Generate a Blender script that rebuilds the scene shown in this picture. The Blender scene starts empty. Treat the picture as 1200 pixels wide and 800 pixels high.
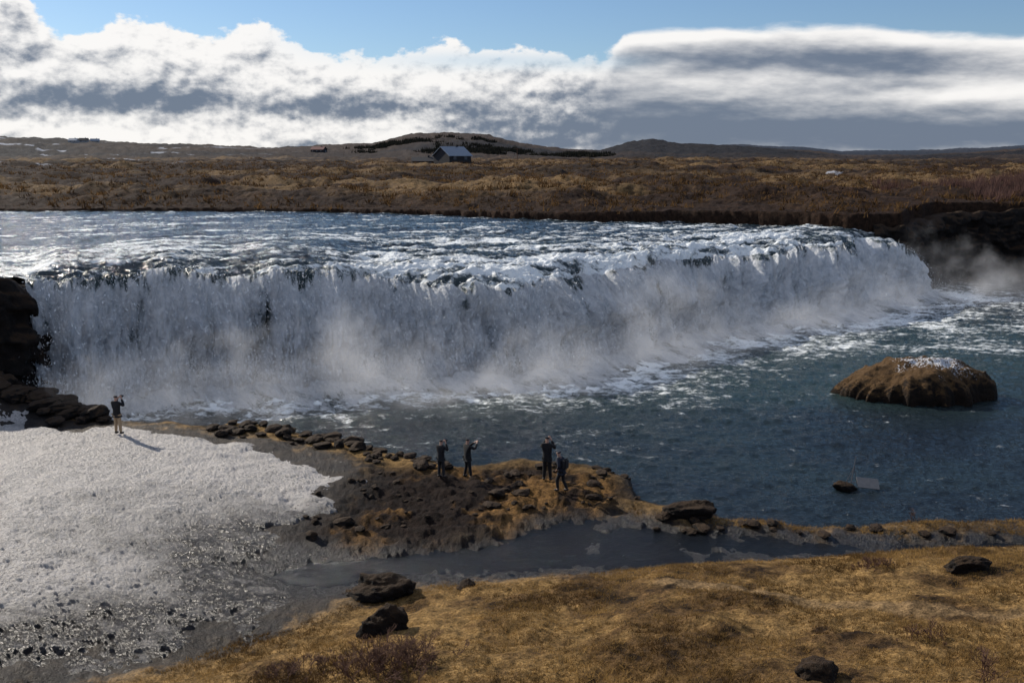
import bpy, bmesh, math, random, numpy as np
from mathutils import Vector, Matrix, noise as mnoise
C = bpy.context.scene.collection
random.seed(7); rng = np.random.default_rng(11)
TH = math.radians(11.06); CZ = 14.0; FP = 1100.0
ct, st = math.cos(TH), math.sin(TH)

# ---------------------------------------------------------------- helpers
def G(px, py, z=0.0):
    v = (400-py)/FP; u = (px-600)/FP
    dy = ct+v*st; dz = -st+v*ct; t = (z-CZ)/dz
    return (u*t, dy*t)
_tab = [np.random.default_rng(100+i).random((256, 256)) for i in range(6)]
def vn(x, y, k=0):
    T = _tab[k % 6]
    xi = np.floor(x).astype(np.int64); yi = np.floor(y).astype(np.int64)
    fx = x-xi; fy = y-yi
    fx = fx*fx*fx*(fx*(fx*6-15)+10); fy = fy*fy*fy*(fy*(fy*6-15)+10)
    x0 = xi & 255; x1 = (xi+1) & 255; y0 = yi & 255; y1 = (yi+1) & 255
    a = T[x0, y0]*(1-fx)+T[x1, y0]*fx; b = T[x0, y1]*(1-fx)+T[x1, y1]*fx
    return (a*(1-fy)+b*fy)*2-1
def fbm(x, y, o=4, k=0, g=0.5):
    s = 0; a = 1; n = 0
    x = np.asarray(x, float); y = np.asarray(y, float)
    for i in range(o):
        s = s+a*vn(x+17.3*i, y-9.1*i, k+i); n += a
        x, y = (x*1.6+y*1.2), (y*1.6-x*1.2); a *= g
    return s/n*1.6
def fbs(x, y, o=4, k=0, g=0.5):      # axis-aligned octaves, keeps streaks straight
    s = 0; a = 1; n = 0
    x = np.asarray(x, float); y = np.asarray(y, float)
    for i in range(o):
        s = s+a*vn(x+17.3*i, y-9.1*i, k+i); n += a
        x, y = x*2.03, y*2.03; a *= g
    return s/n*1.6
def sm(a, b, x):
    t = np.clip((x-a)/(b-a), 0, 1); return t*t*(3-2*t)
def segdist(X, Y, P, closed=True):
    d = np.full(X.shape, 1e18); ins = np.zeros(X.shape, bool); n = len(P)
    for i in range(n if closed else n-1):
        ax, ay = P[i]; bx, by = P[(i+1) % n]
        ex, ey = bx-ax, by-ay; L = ex*ex+ey*ey+1e-12
        t = np.clip(((X-ax)*ex+(Y-ay)*ey)/L, 0, 1)
        d = np.minimum(d, (X-ax-t*ex)**2+(Y-ay-t*ey)**2)
        if closed and ay != by:
            c = ((ay > Y) != (by > Y)) & (X < (bx-ax)*(Y-ay)/(by-ay)+ax)
            ins ^= c
    d = np.sqrt(d)
    return np.where(ins, d, -d) if closed else d
def link(o, parent=None):
    C.objects.link(o)
    if parent: o.parent = parent
    return o
def tag(o, label=None, cat=None, group=None, kind=None):
    if label: o['label'] = label
    if cat: o['category'] = cat
    if group: o['group'] = group
    if kind: o['kind'] = kind
    return o
def np_mesh(name, V, Fc, mat, attrs=None, uv=None, smooth=True, parent=None):
    me = bpy.data.meshes.new(name); V = np.asarray(V, np.float32); Fc = np.asarray(Fc, np.int32)
    n, m, k = len(V), len(Fc), Fc.shape[1]
    me.vertices.add(n); me.vertices.foreach_set('co', V.ravel())
    me.loops.add(m*k); me.loops.foreach_set('vertex_index', Fc.ravel())
    me.polygons.add(m); me.polygons.foreach_set('loop_start', np.arange(0, m*k, k, dtype=np.int32))
    me.update(calc_edges=True)
    me.polygons.foreach_set('use_smooth', np.full(m, smooth))
    for an, av in (attrs or {}).items():
        av = np.asarray(av, np.float32)
        if av.ndim == 1:
            a = me.attributes.new(an, 'FLOAT', 'POINT'); a.data.foreach_set('value', av)
        else:
            if av.shape[1] == 3: av = np.hstack([av, np.ones((n, 1), np.float32)])
            a = me.attributes.new(an, 'FLOAT_COLOR', 'POINT'); a.data.foreach_set('color', av.ravel())
    if uv is not None:
        u = me.uv_layers.new(name='UVMap'); u.data.foreach_set('uv', np.asarray(uv, np.float32)[Fc.ravel()].ravel())
    me.materials.append(mat); me.validate()
    return link(bpy.data.objects.new(name, me), parent)
def gridfaces(nr, nc, keep=None):
    i = np.arange((nr-1)*nc).reshape(nr-1, nc)[:, :-1]
    f = np.stack([i, i+1, i+nc+1, i+nc], -1).reshape(-1, 4)
    if keep is not None: f = f[keep[f].any(1)]
    return f
def compact(V, Fc, *arrs):
    u, inv = np.unique(Fc, return_inverse=True)
    return (V[u], inv.reshape(Fc.shape))+tuple(a[u] for a in arrs)

# ---------------------------------------------------------------- materials
class N:
    def __init__(s, name, world=None):
        if world: s.t = world.node_tree
        else:
            s.m = bpy.data.materials.new(name); s.m.use_nodes = True; s.t = s.m.node_tree
        for n in list(s.t.nodes): s.t.nodes.remove(n)
    def n(s, typ, ins=None, **kw):
        o = s.t.nodes.new(typ)
        for k, v in kw.items(): setattr(o, k, v)
        for k, v in (ins or {}).items(): s.set(o.inputs[k], v)
        return o
    def set(s, sock, v):
        if isinstance(v, bpy.types.NodeSocket): s.t.links.new(v, sock)
        elif isinstance(v, bpy.types.Node): s.t.links.new(v.outputs[0], sock)
        else: sock.default_value = v
    def m_(s, op, a, b=0.0, c=0.0, clamp=False):
        o = s.t.nodes.new('ShaderNodeMath'); o.operation = op; o.use_clamp = clamp
        s.set(o.inputs[0], a); s.set(o.inputs[1], b); s.set(o.inputs[2], c); return o.outputs[0]
    def ss(s, x, a, b, lo=0.0, hi=1.0):
        o = s.t.nodes.new('ShaderNodeMapRange'); o.interpolation_type = 'SMOOTHSTEP'
        s.set(o.inputs[0], x); s.set(o.inputs[1], a); s.set(o.inputs[2], b); s.set(o.inputs[3], lo); s.set(o.inputs[4], hi)
        return o.outputs[0]
    def mix(s, f, a, b, blend='MIX'):
        o = s.t.nodes.new('ShaderNodeMix'); o.data_type = 'RGBA'; o.blend_type = blend
        s.set(o.inputs[0], f); s.set(o.inputs[6], a); s.set(o.inputs[7], b); return o.outputs[2]
    def noise(s, vec, scale, det=4, rough=0.55):
        o = s.n('ShaderNodeTexNoise', {'Scale': scale, 'Detail': det, 'Roughness': rough})
        if vec is not None: s.set(o.inputs['Vector'], vec)
        return o.outputs[0]
    def bump(s, h, st_=0.5, dist=0.1, nrm=None):
        o = s.n('ShaderNodeBump', {'Strength': st_, 'Distance': dist, 'Height': h})
        if nrm is not None: s.set(o.inputs['Normal'], nrm)
        return o.outputs[0]
    def out(s, surf=None, vol=None):
        o = s.n('ShaderNodeOutputMaterial')
        if surf is not None: s.set(o.inputs[0], surf)
        if vol is not None: s.set(o.inputs[1], vol)
        return s.m
def rgb(*c): return (c[0], c[1], c[2], 1.0)

def simple(name, col, rough=0.8, var=0.3, scale=8.0, bump=0.0, metal=0.0):
    g = N(name); tc = g.n('ShaderNodeTexCoord').outputs['Object']
    nz = g.noise(tc, scale)
    c = g.mix(nz, rgb(*[x*(1-var) for x in col]), rgb(*[min(1, x*(1+var)) for x in col]))
    p = g.n('ShaderNodeBsdfPrincipled', {'Base Color': c, 'Roughness': rough, 'Metallic': metal})
    if bump: g.set(p.inputs['Normal'], g.bump(nz, bump, 0.05))
    return g.out(p)

def m_ground():
    g = N('ground_mat'); P = g.n('ShaderNodeNewGeometry').outputs['Position']
    col = g.n('ShaderNodeAttribute', attribute_name='Col').outputs['Color']
    wet = g.n('ShaderNodeAttribute', attribute_name='wet').outputs['Fac']
    n1 = g.noise(P, 2.2, 8, 0.7); n2 = g.noise(P, 14.0, 5, 0.7)
    f = g.m_('MULTIPLY', g.ss(n1, 0.3, 0.7, 0.45, 1.5), g.ss(n2, 0.3, 0.7, 0.5, 1.45))
    c = g.n('ShaderNodeVectorMath', {0: col}, operation='SCALE'); g.set(c.inputs['Scale'], f)
    b = g.bump(g.m_('ADD', n1, g.m_('MULTIPLY', n2, 0.4)), 1.0, 0.22)
    r = g.m_('SUBTRACT', 0.92, g.m_('MULTIPLY', wet, 0.62))
    sp = g.m_('ADD', 0.10, g.m_('MULTIPLY', wet, 0.20))
    p = g.n('ShaderNodeBsdfPrincipled', {'Base Color': c.outputs[0], 'Roughness': r, 'Specular IOR Level': sp, 'Normal': b})
    return g.out(p)
def m_snow():
    g = N('snow_mat'); P = g.n('ShaderNodeNewGeometry').outputs['Position']
    d = g.n('ShaderNodeAttribute', attribute_name='dirt').outputs['Fac']
    n1 = g.noise(P, 1.6, 9, 0.72); n2 = g.noise(P, 10.0, 5, 0.7); n3 = g.noise(P, 0.35, 4); n4 = g.noise(P, 5.0, 7, .74)
    dd = g.m_('ADD', d, g.m_('MULTIPLY', g.m_('SUBTRACT', n1, 0.5), 1.8), clamp=True)
    spk = g.ss(n2, 0.49, 0.62)
    dd = g.m_('MAXIMUM', dd, g.m_('MULTIPLY', spk, g.ss(n3, 0.35, 0.65, 0.28, 0.70)))
    c = g.mix(dd, rgb(.78, .73, .69), rgb(.026, .021, .020))
    r = g.m_('SUBTRACT', 0.58, g.m_('MULTIPLY', dd, 0.30))
    b = g.bump(g.m_('ADD', g.m_('ADD', n1, g.m_('MULTIPLY', n4, .9)), g.m_('MULTIPLY', n2, 0.5)), 1.0, 0.32)
    return g.out(g.n('ShaderNodeBsdfPrincipled', {'Base Color': c, 'Roughness': r, 'Normal': b, 'Specular IOR Level': 0.38}))
def m_water(name, deep, teal, bs=.85):
    g = N(name); P = g.n('ShaderNodeNewGeometry').outputs['Position']
    fo = g.n('ShaderNodeAttribute', attribute_name='foam').outputs['Fac']
    te = g.n('ShaderNodeAttribute', attribute_name='teal').outputs['Fac']
    mp = g.n('ShaderNodeMapping', {'Vector': P, 'Scale': (1.0, 1.6, 1.0), 'Rotation': (0, 0, 0.5)}).outputs[0]
    n1 = g.noise(mp, 1.6, 8, 0.64); n2 = g.noise(mp, 6.0, 5, 0.6); n3 = g.noise(mp, 1.1, 11, 0.78)
    f = g.ss(g.m_('ADD', fo, g.m_('MULTIPLY', g.m_('SUBTRACT', n3, 0.5), 2.4)), 0.32, 0.84)
    wc = g.mix(te, rgb(*deep), rgb(*teal))
    c = g.mix(f, wc, rgb(.88, .91, .91))
    r = g.m_('ADD', 0.09, g.m_('MULTIPLY', f, 0.6))
    b = g.bump(g.m_('ADD', n1, g.m_('MULTIPLY', n2, 0.45)), bs, 0.2)
    return g.out(g.n('ShaderNodeBsdfPrincipled', {'Base Color': c, 'Roughness': r, 'IOR': 1.33, 'Normal': b}))
def m_fall():
    g = N('falling_water'); uv = g.n('ShaderNodeUVMap', uv_map='UVMap').outputs[0]
    fo = g.n('ShaderNodeAttribute', attribute_name='foam').outputs['Fac']
    wob = g.n('ShaderNodeTexNoise', {'Vector': uv, 'Scale': .8, 'Detail': 3.0})
    uvw = g.n('ShaderNodeVectorMath', {0: uv, 1: g.n('ShaderNodeVectorMath', {0: wob.outputs['Color'], 1: (.9, .9, 0)}, operation='MULTIPLY').outputs[0]}, operation='ADD').outputs[0]
    mp0 = g.n('ShaderNodeMapping', {'Vector': uvw, 'Scale': (1.0, 0.16, 1.0)}).outputs[0]
    n0 = g.noise(mp0, .45, 5, 0.6)
    mp = g.n('ShaderNodeMapping', {'Vector': uvw, 'Scale': (1.0, 0.36, 1.0)}).outputs[0]
    n1 = g.noise(mp, 1.1, 10, 0.70)
    mp1 = g.n('ShaderNodeMapping', {'Vector': uvw, 'Scale': (1.0, 0.45, 1.0)}).outputs[0]
    n2 = g.noise(mp1, 3.2, 8, 0.74)
    mp2 = g.n('ShaderNodeMapping', {'Vector': uvw, 'Scale': (1.0, 0.6, 1.0)}).outputs[0]
    n3 = g.noise(mp2, 3.6, 10, 0.80)
    k = g.m_('ADD', fo, g.m_('MULTIPLY', g.m_('SUBTRACT', n1, 0.5), 2.4))
    k = g.m_('ADD', k, g.m_('MULTIPLY', g.m_('SUBTRACT', n3, 0.5), 2.1))
    k = g.m_('ADD', k, g.m_('MULTIPLY', g.m_('SUBTRACT', n0, 0.5), 2.2))
    f = g.ss(k, 0.08, 0.78)
    lum = g.m_('ADD', g.ss(n2, 0.35, 0.65, 0.0, 0.4), g.ss(n1, 0.37, 0.63, 0.0, 0.3))
    lum = g.m_('ADD', lum, g.ss(n0, 0.38, 0.60, 0.0, 0.3))
    white = g.mix(lum, rgb(.48, .53, .58), rgb(1.0, 1.0, 1.0))  # grey to white strands: self-shading painted into the foam colour
    c = g.mix(f, rgb(.040, .068, .072), white)
    b = g.bump(g.m_('ADD', g.m_('MULTIPLY', n1, 1.4), g.m_('ADD', g.m_('MULTIPLY', n2, 0.6), g.m_('MULTIPLY', n3, 0.6))), 1.0, 0.55)
    p = g.n('ShaderNodeBsdfPrincipled', {'Base Color': c, 'Roughness': g.m_('ADD', 0.15, g.m_('MULTIPLY', f, 0.6)), 'IOR': 1.33, 'Normal': b})
    return g.out(p)
def m_rock(name, lo, hi, top=None, snow=False):
    g = N(name); ge = g.n('ShaderNodeNewGeometry'); P = ge.outputs['Position']
    nz = g.n('ShaderNodeSeparateXYZ', {0: ge.outputs['Normal']}).outputs[2]
    n1 = g.noise(P, 1.8, 8, 0.7); n2 = g.noise(P, 9.0, 5, 0.7)
    c = g.mix(g.ss(n1, 0.3, 0.7), rgb(*lo), rgb(*hi))
    if top:
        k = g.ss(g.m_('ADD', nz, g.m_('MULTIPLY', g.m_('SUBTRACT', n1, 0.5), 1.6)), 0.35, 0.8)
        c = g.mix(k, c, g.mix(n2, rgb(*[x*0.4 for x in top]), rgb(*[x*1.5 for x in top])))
    if snow:
        sa = g.n('ShaderNodeAttribute', attribute_name='snowcap').outputs['Fac']
        c = g.mix(g.ss(g.m_('ADD', sa, g.m_('MULTIPLY', g.m_('SUBTRACT', n2, .5), 2.4)), .45, .56), c, rgb(.72, .73, .76))
    b = g.bump(g.m_('ADD', n1, g.m_('MULTIPLY', n2, 0.4)), 1.0, 0.3)
    return g.out(g.n('ShaderNodeBsdfPrincipled', {'Base Color': c, 'Roughness': 0.8, 'Normal': b, 'Specular IOR Level': 0.2}))
def m_blade(name, a, b_, tr=0.4):
    g = N(name)
    rnd = g.n('ShaderNodeAttribute', attribute_name='rnd').outputs['Fac']
    c = g.mix(rnd, rgb(*a), rgb(*b_))
    d = g.n('ShaderNodeBsdfDiffuse', {'Color': c}); t = g.n('ShaderNodeBsdfTranslucent', {'Color': c})
    return g.out(g.n('ShaderNodeMixShader', {0: tr, 1: d, 2: t}))
M_ground = m_ground(); M_snow = m_snow(); M_fall = m_fall()
M_pool = m_water('pool_water', (.009, .014, .019), (.024, .044, .043), .75)
M_river = m_water('river_water', (.014, .025, .034), (.032, .054, .060), 1.0)
M_stream = m_water('stream_water', (.005, .006, .007), (.02, .02, .02), .8)
M_rock = m_rock('dark_rock', (.007, .006, .006), (.026, .020, .016), top=(.050, .030, .016))
M_cliff = m_rock('cliff_rock', (.006, .005, .005), (.020, .014, .011), top=(.045, .026, .014))
M_island = m_rock('island_rock', (.007, .005, .004), (.030, .018, .010), top=(.115, .064, .025), snow=True)
M_spray = simple('spray_white', (.9, .92, .94), 0.9, 0.05)
M_grass = m_blade('dry_grass_mat', (.065, .036, .015), (.43, .27, .10))
M_heath = m_blade('heath_mat', (.035, .020, .010), (.19, .11, .048), 0.35)
M_twig = simple('twig_bark', (.095, .045, .028), 0.9, 0.5)
M_pink = m_blade('birch_scrub_mat', (.08, .045, .04), (.18, .11, .09), 0.3)

# ---------------------------------------------------------------- plan curves
Lc = [(45,326,7.4),(110,316,7.5),(200,308,7.6),(265,307,7.6),(330,309,7.5),(390,313,7.1),(430,316,6.8),(520,322,6.5),(600,318,6.5),(690,309,6.5),(760,301,6.5),(850,290,6.4),(930,284,6.3),(1000,279,6.3),(1038,275,6.3),(1058,282,5.5),(1078,300,3.6)]
Bc = [(45,474),(110,466),(200,453),(265,452),(330,455),(390,450),(430,446),(520,437),(600,426),(690,411),(760,400),(850,386),(930,374),(1000,362),(1038,352),(1058,348),(1078,344)]
Fc_ = [(-500,250,7.9),(-250,249,7.9),(0,248,7.9),(300,248,7.8),(430,250,7.7),(540,253,7.6),(620,257,7.4),(700,260,7.2),(800,260,6.9),(870,263,6.7),(940,267,6.6),(1000,270,6.5),(1038,273.5,6.4),(1058,280.5,5.6),(1078,298.5,3.7)]
SE = 1078
Lw = [G(*p)+(p[2],) for p in Lc]; Fw = [G(*p)+(p[2],) for p in Fc_]; Bw = [G(*p) for p in Bc]
def curve(ctrl_s, pts, s):
    ss_ = np.linspace(ctrl_s[0], ctrl_s[-1], 600); out = []
    for k in range(len(pts[0])):
        y = np.interp(ss_, ctrl_s, [p[k] for p in pts])
        pad = np.pad(y, 12, mode='reflect', reflect_type='odd'); y = np.convolve(pad, np.hanning(25)/np.hanning(25).sum(), 'valid')
        out.append(np.interp(s, ss_, y))
    return np.stack(out, -1)
sL = [-500, -120, 20]+[p[0] for p in Lc]; LLw = [(-160, 50, 7.6), (-60, 52, 7.5), (-29.5, 53.8, 7.4)]+Lw
sF = [p[0] for p in Fc_]; sB = [p[0] for p in Bc]
sP = np.linspace(45, 1040, 40)
Lpoly = [tuple(p[:2]) for p in curve(sL, LLw, sP)]; Fpoly = [tuple(p[:2]) for p in curve(sF, Fw, np.linspace(-500, 1040, 40))]
Lback = [(x-0.5*2.6, y+0.87*3.0) for x, y in Lpoly]
right = [(42.0, 99.5), (45.5, 105), (50, 109.5), G(1200, 327), G(1300, 326), (90, 109), (130, 105), (260, 101)]
left = [(-260, 40), (-80, 43), (-45, 45.5), (-32.0, 49.3), (-28.9, 50.8), (-28.5, 53.2)]
PLAT = [(-9e3, 30)]+left+Lback+right+[(9e3, 60), (9e3, 3e4), (-9e3, 3e4)]
RIV = [(-400, 47), (-100, 48.5), (-45, 51), (-33, 52.5), (-29.5, 53)]+[(x+.5, y-.9) for x, y in Lpoly]+Fpoly[::-1]+[(-400, 106)]
shore = [(48,480,.3),(90,484,.5),(125,492,.6),(150,498,.7),(240,501,.6),(300,499,.4),(350,504,.35),(400,514,.3),(440,526,.3),(500,535,.25),(540,545,.2),(575,542,.2),(610,536,.2),(690,545,.15),(738,562,0),(752,590,0),(785,596,0),(830,592,0),(848,609,0),(900,611,0),(935,619,0),(1000,620,0),(1080,615,0),(1140,617,0),(1200,614,0),(1500,622,0)]
POOL = [(-24, 75), (-26.6, 54)]+[G(*a) for a in shore]+[(60, 30), (300, 20), (300, 160), (30, 160)]
STR = [G(a, b, .3) for a, b in [(290,672),(350,655),(420,645),(500,640),(560,636),(600,620),(645,603),(700,601),(760,613),(830,618),(890,620),(930,628),(1010,631),(1100,630),(1200,627),(1500,630),(1500,648),(1200,642),(1060,648),(960,648),(900,654),(820,659),(740,667),(660,672),(560,679),(450,681),(350,692)]]
SNOW = [G(a, b, 1.4) for a, b in [(-400,440),(-100,476),(0,492),(60,496),(110,497),(160,500),(240,503),(330,507),(380,514),(437,536),(405,560),(372,598),(345,628),(395,645),(405,668),(330,698),(220,738),(100,772),(0,796),(-400,890)]]
PEN = [G(a, b, .6) for a, b in [(430,540),(500,545),(560,540),(620,535),(700,548),(745,565),(752,585),(700,600),(640,600),(600,622),(520,638),(420,636),(345,628),(372,598),(405,560)]]
PATH = [G(a, b, z) for a, b, z in [(780,688,1.2),(900,702,1.7),(1000,716,2.0),(1100,728,2.3),(1250,738,2.5)]]
hillS = [-400,-100,0,100,200,330,400,440,490,520,570,600,640,700,730,760,800,860,930,980,1050,1100,1150,1200,1600]
hillY = [170,165,165,167,172,175,172,170,160,159,162,169,175,178,169,166,169,172,178,184,184,182,180,177,170]
hill2Y = [160,165,165,169,173,175,173,171,168,168,168,172,175,177,179,178,175,172,174,179,178,177,176,173,172]

def H(X, Y, full=False):
    X = np.asarray(X, float); Y = np.asarray(Y, float); sh = X.shape; X = X.ravel(); Y = Y.ravel()
    R = np.hypot(X, Y)
    near = R < 420
    sp = np.full(X.shape, 1e3); sw = np.full(X.shape, -1e3); sr = np.full(X.shape, -1e3); sS = np.full(X.shape, -1e3); sN = np.full(X.shape, -1e3); sPen = np.full(X.shape, -1e3)
    sp[:] = segdist(X, Y, PLAT)
    xn, yn = X[near], Y[near]
    sw[near] = segdist(xn, yn, POOL); sr[near] = segdist(xn, yn, RIV)
    sr[~near] = -300-(R[~near]-420)
    nn = near & (Y < 52)
    xn, yn = X[nn], Y[nn]
    sS[nn] = segdist(xn, yn, STR); sN[nn] = segdist(xn, yn, SNOW); sPen[nn] = segdist(xn, yn, PEN)
    nA = fbm(X*.12, Y*.12, 4, 0); nB = fbm(X*.6, Y*.6, 5, 1, .55); nC = fbm(X*2.3, Y*2.3, 4, 2, .6)
    d = -sw
    rise = 0.50*(1-np.exp(-np.maximum(d, 0)/0.7))
    ys = np.interp(X, [-60, -30, -12.6, -5, 0, 5, 15, 60], [2, 10, 21.2, 26.8, 29.6, 30.6, 31.5, 33])+nA*0.5
    fg = np.where(Y < ys, (ys-Y)*0.20+0.010*np.maximum(ys-Y, 0)**1.3, 0)+0.36*np.maximum(9-Y, 0)
    fg = np.minimum(fg, 11.0)
    leftup = (1.0*sm(-7, -18, X)+.9*sm(-20.5, -27, X)*sm(42, 45, Y))*sm(0, 1.8, d)+1.6*sm(-24, -40, X)*sm(0, 4, d)
    low = 0.05+rise+fg+leftup+nB*.10+nA*.12+nB*.10*sm(0, 2, fg)
    k = sm(-1.4, 0.5, sS+nB*.35)
    low = low*(1-k)+k*(0.22+nB*.10+nC*.035-0.14*sm(0, 1.0, sS))
    kp = sm(-1.0, 1.4, sPen)
    rid = np.abs(fbm(X*.7+3, Y*.7, 5, 3, .6)); low = low*(1-.25*kp)+kp*((rid-.22)*0.28+nC*.05)
    low = low+(1-kp)*nC*.045
    bed = -0.5-np.minimum(np.maximum(sw, 0)*.5, 2.0)
    kw = sm(-0.25, 0.5, sw+nB*.25)
    low = low*(1-kw)+bed*kw
    dp = np.minimum(-sr, sp); dp = np.maximum(dp, 0)
    fl = sm(0, 16, dp)
    hp = 8.15+1.9*fl*(0.75+.35*nA)+3.1*sm(0, 420, dp)+nB*.22*sm(0, 4, dp)+nA*.45*fl+nC*.07
    hp = hp+fbm(X*.02, Y*.02, 4, 4)*1.2*sm(30, 200, dp)+(np.abs(fbm(X*.05+3, Y*.05, 4, 1))-.3)*1.1*sm(10, 60, dp)
    hp = hp+.7*sm(40, 47, X)*sm(124, 112, Y)*sm(0, 1.5, dp)
    leftland = sm(-20, -34, X)*sm(70, 50, Y)
    hp = hp*(1-leftland)+(7.8+nB*.3)*leftland
    px = 600+FP*X/np.maximum(Y, 1)
    px = np.clip(px, -400, 1600)
    h1 = np.interp(px, hillS, hillY)+fbm(px*.02, R*.002, 4, 2)*1.0; h2 = np.interp(px, hillS, hill2Y)+fbm(px*.015+9, R*.001, 4, 5)*.8
    z1 = 14+(186-h1)/FP*1500; z2 = 14+(186-h2)/FP*3600
    b1 = sm(600, 1500, R)*sm(2300, 1500, R); b2 = sm(1900, 3600, R)*sm(6500, 3600, R)
    far = sm(420, 800, R)
    rough = fbm(X*.004, Y*.004, 6, 1, .55)
    hp = hp+far*(rough*1.6)+(z1-14)*b1*(1+.05*rough)+(z2-14)*b2*(1+.05*rough)
    kr = sm(-1.2, 0.6, sr+nB*.5)
    hp = hp*(1-kr)+4.6*kr
    kP = sm(-0.3, 1.3, sp+nB*.3)
    h = low*(1-kP)+hp*kP
    if not full: return h.reshape(sh)
    return h, dict(sp=sp, sw=sw, sr=sr, sS=sS, sN=sN, sPen=sPen, nA=nA, nB=nB, nC=nC, R=R, dp=dp, kP=kP, fg=fg, rough=rough, px=px, b1=b1, b2=b2, kp=kp, X=X, Y=Y)

def place(px, py, tmin=10, tmax=600):
    v = (400-py)/FP; u = (px-600)/FP
    t = np.geomspace(tmin, tmax, 1500)
    x = u*t; y = (ct+v*st)*t; z = CZ+(-st+v*ct)*t
    h = H(x, y); b = np.nonzero(h >= z)[0]
    i = b[0] if len(b) else len(t)-1
    return Vector((x[i], y[i], h[i]))
def place_land(px, py, zmin=.02):          # the nearest dry ground at or below that sight line
    for k in range(14):
        p = place(px, py+k*2.5, 20, 70)
        if p.z > zmin and p.y < 53: return p
    return p

# ---------------------------------------------------------------- ground sheet
ang = np.radians(np.concatenate([np.linspace(-88, -33, 60)[:-1], np.linspace(-33, 33, 860), np.linspace(33, 88, 60)[1:]]))
rr = np.concatenate([np.linspace(0.5, 15, 25)[:-1], 14*FP/np.linspace(14*FP/15, 14*FP/62, 400)[:-1]*1.0, np.linspace(62, 135, 190)[:-1], np.geomspace(135, 460, 220)[:-1], np.geomspace(460, 9000, 170)])
RR, AA = np.meshgrid(rr, ang, indexing='ij')
X = (RR*np.sin(AA)).ravel(); Y = (RR*np.cos(AA)).ravel()
Z, q = H(X, Y, True)
def mixc(a, b, k): return a*(1-k[:, None])+b*k[:, None]
def cc(*c): return np.array(c)[None, :]
n1 = fbm(X*.35, Y*.35, 5, 4, .6); n2 = fbm(X*1.7, Y*1.7, 4, 5, .6); n0 = fbm(X*.03, Y*.05, 5, 2, .55)
gold = cc(.265, .162, .062); brown = cc(.090, .050, .022); dark = cc(.016, .011, .008); mud = cc(.012, .010, .010)
colN = mixc(gold*np.ones((len(X), 1)), brown, sm(-.20, .60, n1+n2*.4)*.8)
colN = mixc(colN, dark, sm(.35, .85, n1*.6+n2*.6)*.85)
dpath = segdist(X, Y, PATH, closed=False)
colN = mixc(colN, cc(.26, .17, .085), sm(.55, .2, dpath+n2*.12)*.8)
colN = mixc(colN, mud, sm(-2.0, .0, q['sS']+n2*1.0)*sm(.0, -.30, Z-.62+n2*.1))
pen = mixc(cc(.020, .013, .010)*np.ones((len(X), 1)), cc(.170, .092, .032), sm(-.20, .38, n1*.9+.4*n2+.35*(Z-.56)))
colN = mixc(colN, pen, q['kp'])
colN = mixc(colN, mud, sm(-1.6, 0, q['sN']+n2*1.2)*.9)
colN = mixc(colN, dark, sm(-1.3, -.3, q['sw']+n2*.3)*.9)
colN = mixc(colN, dark, sm(-19, -23, X)*sm(42.5, 45, Y))
grad = sm(4, 26, q['dp']+n1*8)
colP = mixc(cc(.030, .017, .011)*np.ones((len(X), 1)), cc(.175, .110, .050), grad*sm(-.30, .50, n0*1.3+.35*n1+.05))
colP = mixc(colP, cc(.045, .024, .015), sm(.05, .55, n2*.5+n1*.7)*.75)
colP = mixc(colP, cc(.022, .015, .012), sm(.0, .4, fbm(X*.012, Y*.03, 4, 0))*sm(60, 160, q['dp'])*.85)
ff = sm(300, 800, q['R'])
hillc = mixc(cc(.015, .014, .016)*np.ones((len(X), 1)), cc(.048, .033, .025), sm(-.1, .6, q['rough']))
hillc = mixc(hillc, cc(.040, .052, .075), sm(1800, 3500, q['R'])*.75)  # bluish tint with distance paints haze into the hill colour
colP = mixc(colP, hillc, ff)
sn = sm(.74, .82, fbm(X*.010, Y*.03+4, 5, 3, .6)+.1*sm(200, -500, X))*sm(300, 500, q['R'])*sm(400, 100, q['px'])
pxy = place(978, 201, 60, 600); sn = np.maximum(sn, (np.hypot((X-pxy[0])/3.0, (Y-pxy[1])/4)+.3*n1 < .6)*.8)
colP = mixc(colP, cc(.42, .44, .49), sn)
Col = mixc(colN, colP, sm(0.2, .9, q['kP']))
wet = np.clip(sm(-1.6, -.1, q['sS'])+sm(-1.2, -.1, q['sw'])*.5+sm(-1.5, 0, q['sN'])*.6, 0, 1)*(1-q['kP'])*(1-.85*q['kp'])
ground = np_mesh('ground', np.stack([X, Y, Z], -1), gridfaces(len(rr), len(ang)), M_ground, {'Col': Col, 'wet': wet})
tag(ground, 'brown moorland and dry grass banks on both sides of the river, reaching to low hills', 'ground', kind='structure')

# ---------------------------------------------------------------- snow field
pc = np.arange(-260, 455, 1.2); pr = np.concatenate([np.arange(450, 810, .9), np.arange(810, 940, 3)])
PR, PC = np.meshgrid(pr, pc, indexing='ij')
X, Y = G(PC.ravel(), PR.ravel(), 1.6)
Z, q = H(X, Y, True)
sN = q['sN']+fbm(X*.8, Y*.8, 4, 3)*1.1
sN = np.minimum(sN, -q['sw']*1.0-.75+.4*fbm(X*1.2, Y*1.2, 3, 1))
b1 = fbm(X*.45, Y*.45, 3, 1); b2 = 1-np.abs(fbm(X*3.6, Y*4.8, 4, 2, .66))*2
thick = -0.10+0.20*sm(-.2, 2.2, sN)
Zs = Z-q['nC']*.03+thick+(b1*.06+b2*.036)*sm(0, 1.5, sN)
dirt = sm(2.4, .2, q['sN'])*.45*sm(-24, -12, X)
dl = G(340, 645, .8); dirt = dirt+1.5*np.exp(-(((X-dl[0]+.3*(Y-dl[1]))/5.0)**2+((Y-dl[1])/4.2)**2))
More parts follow.
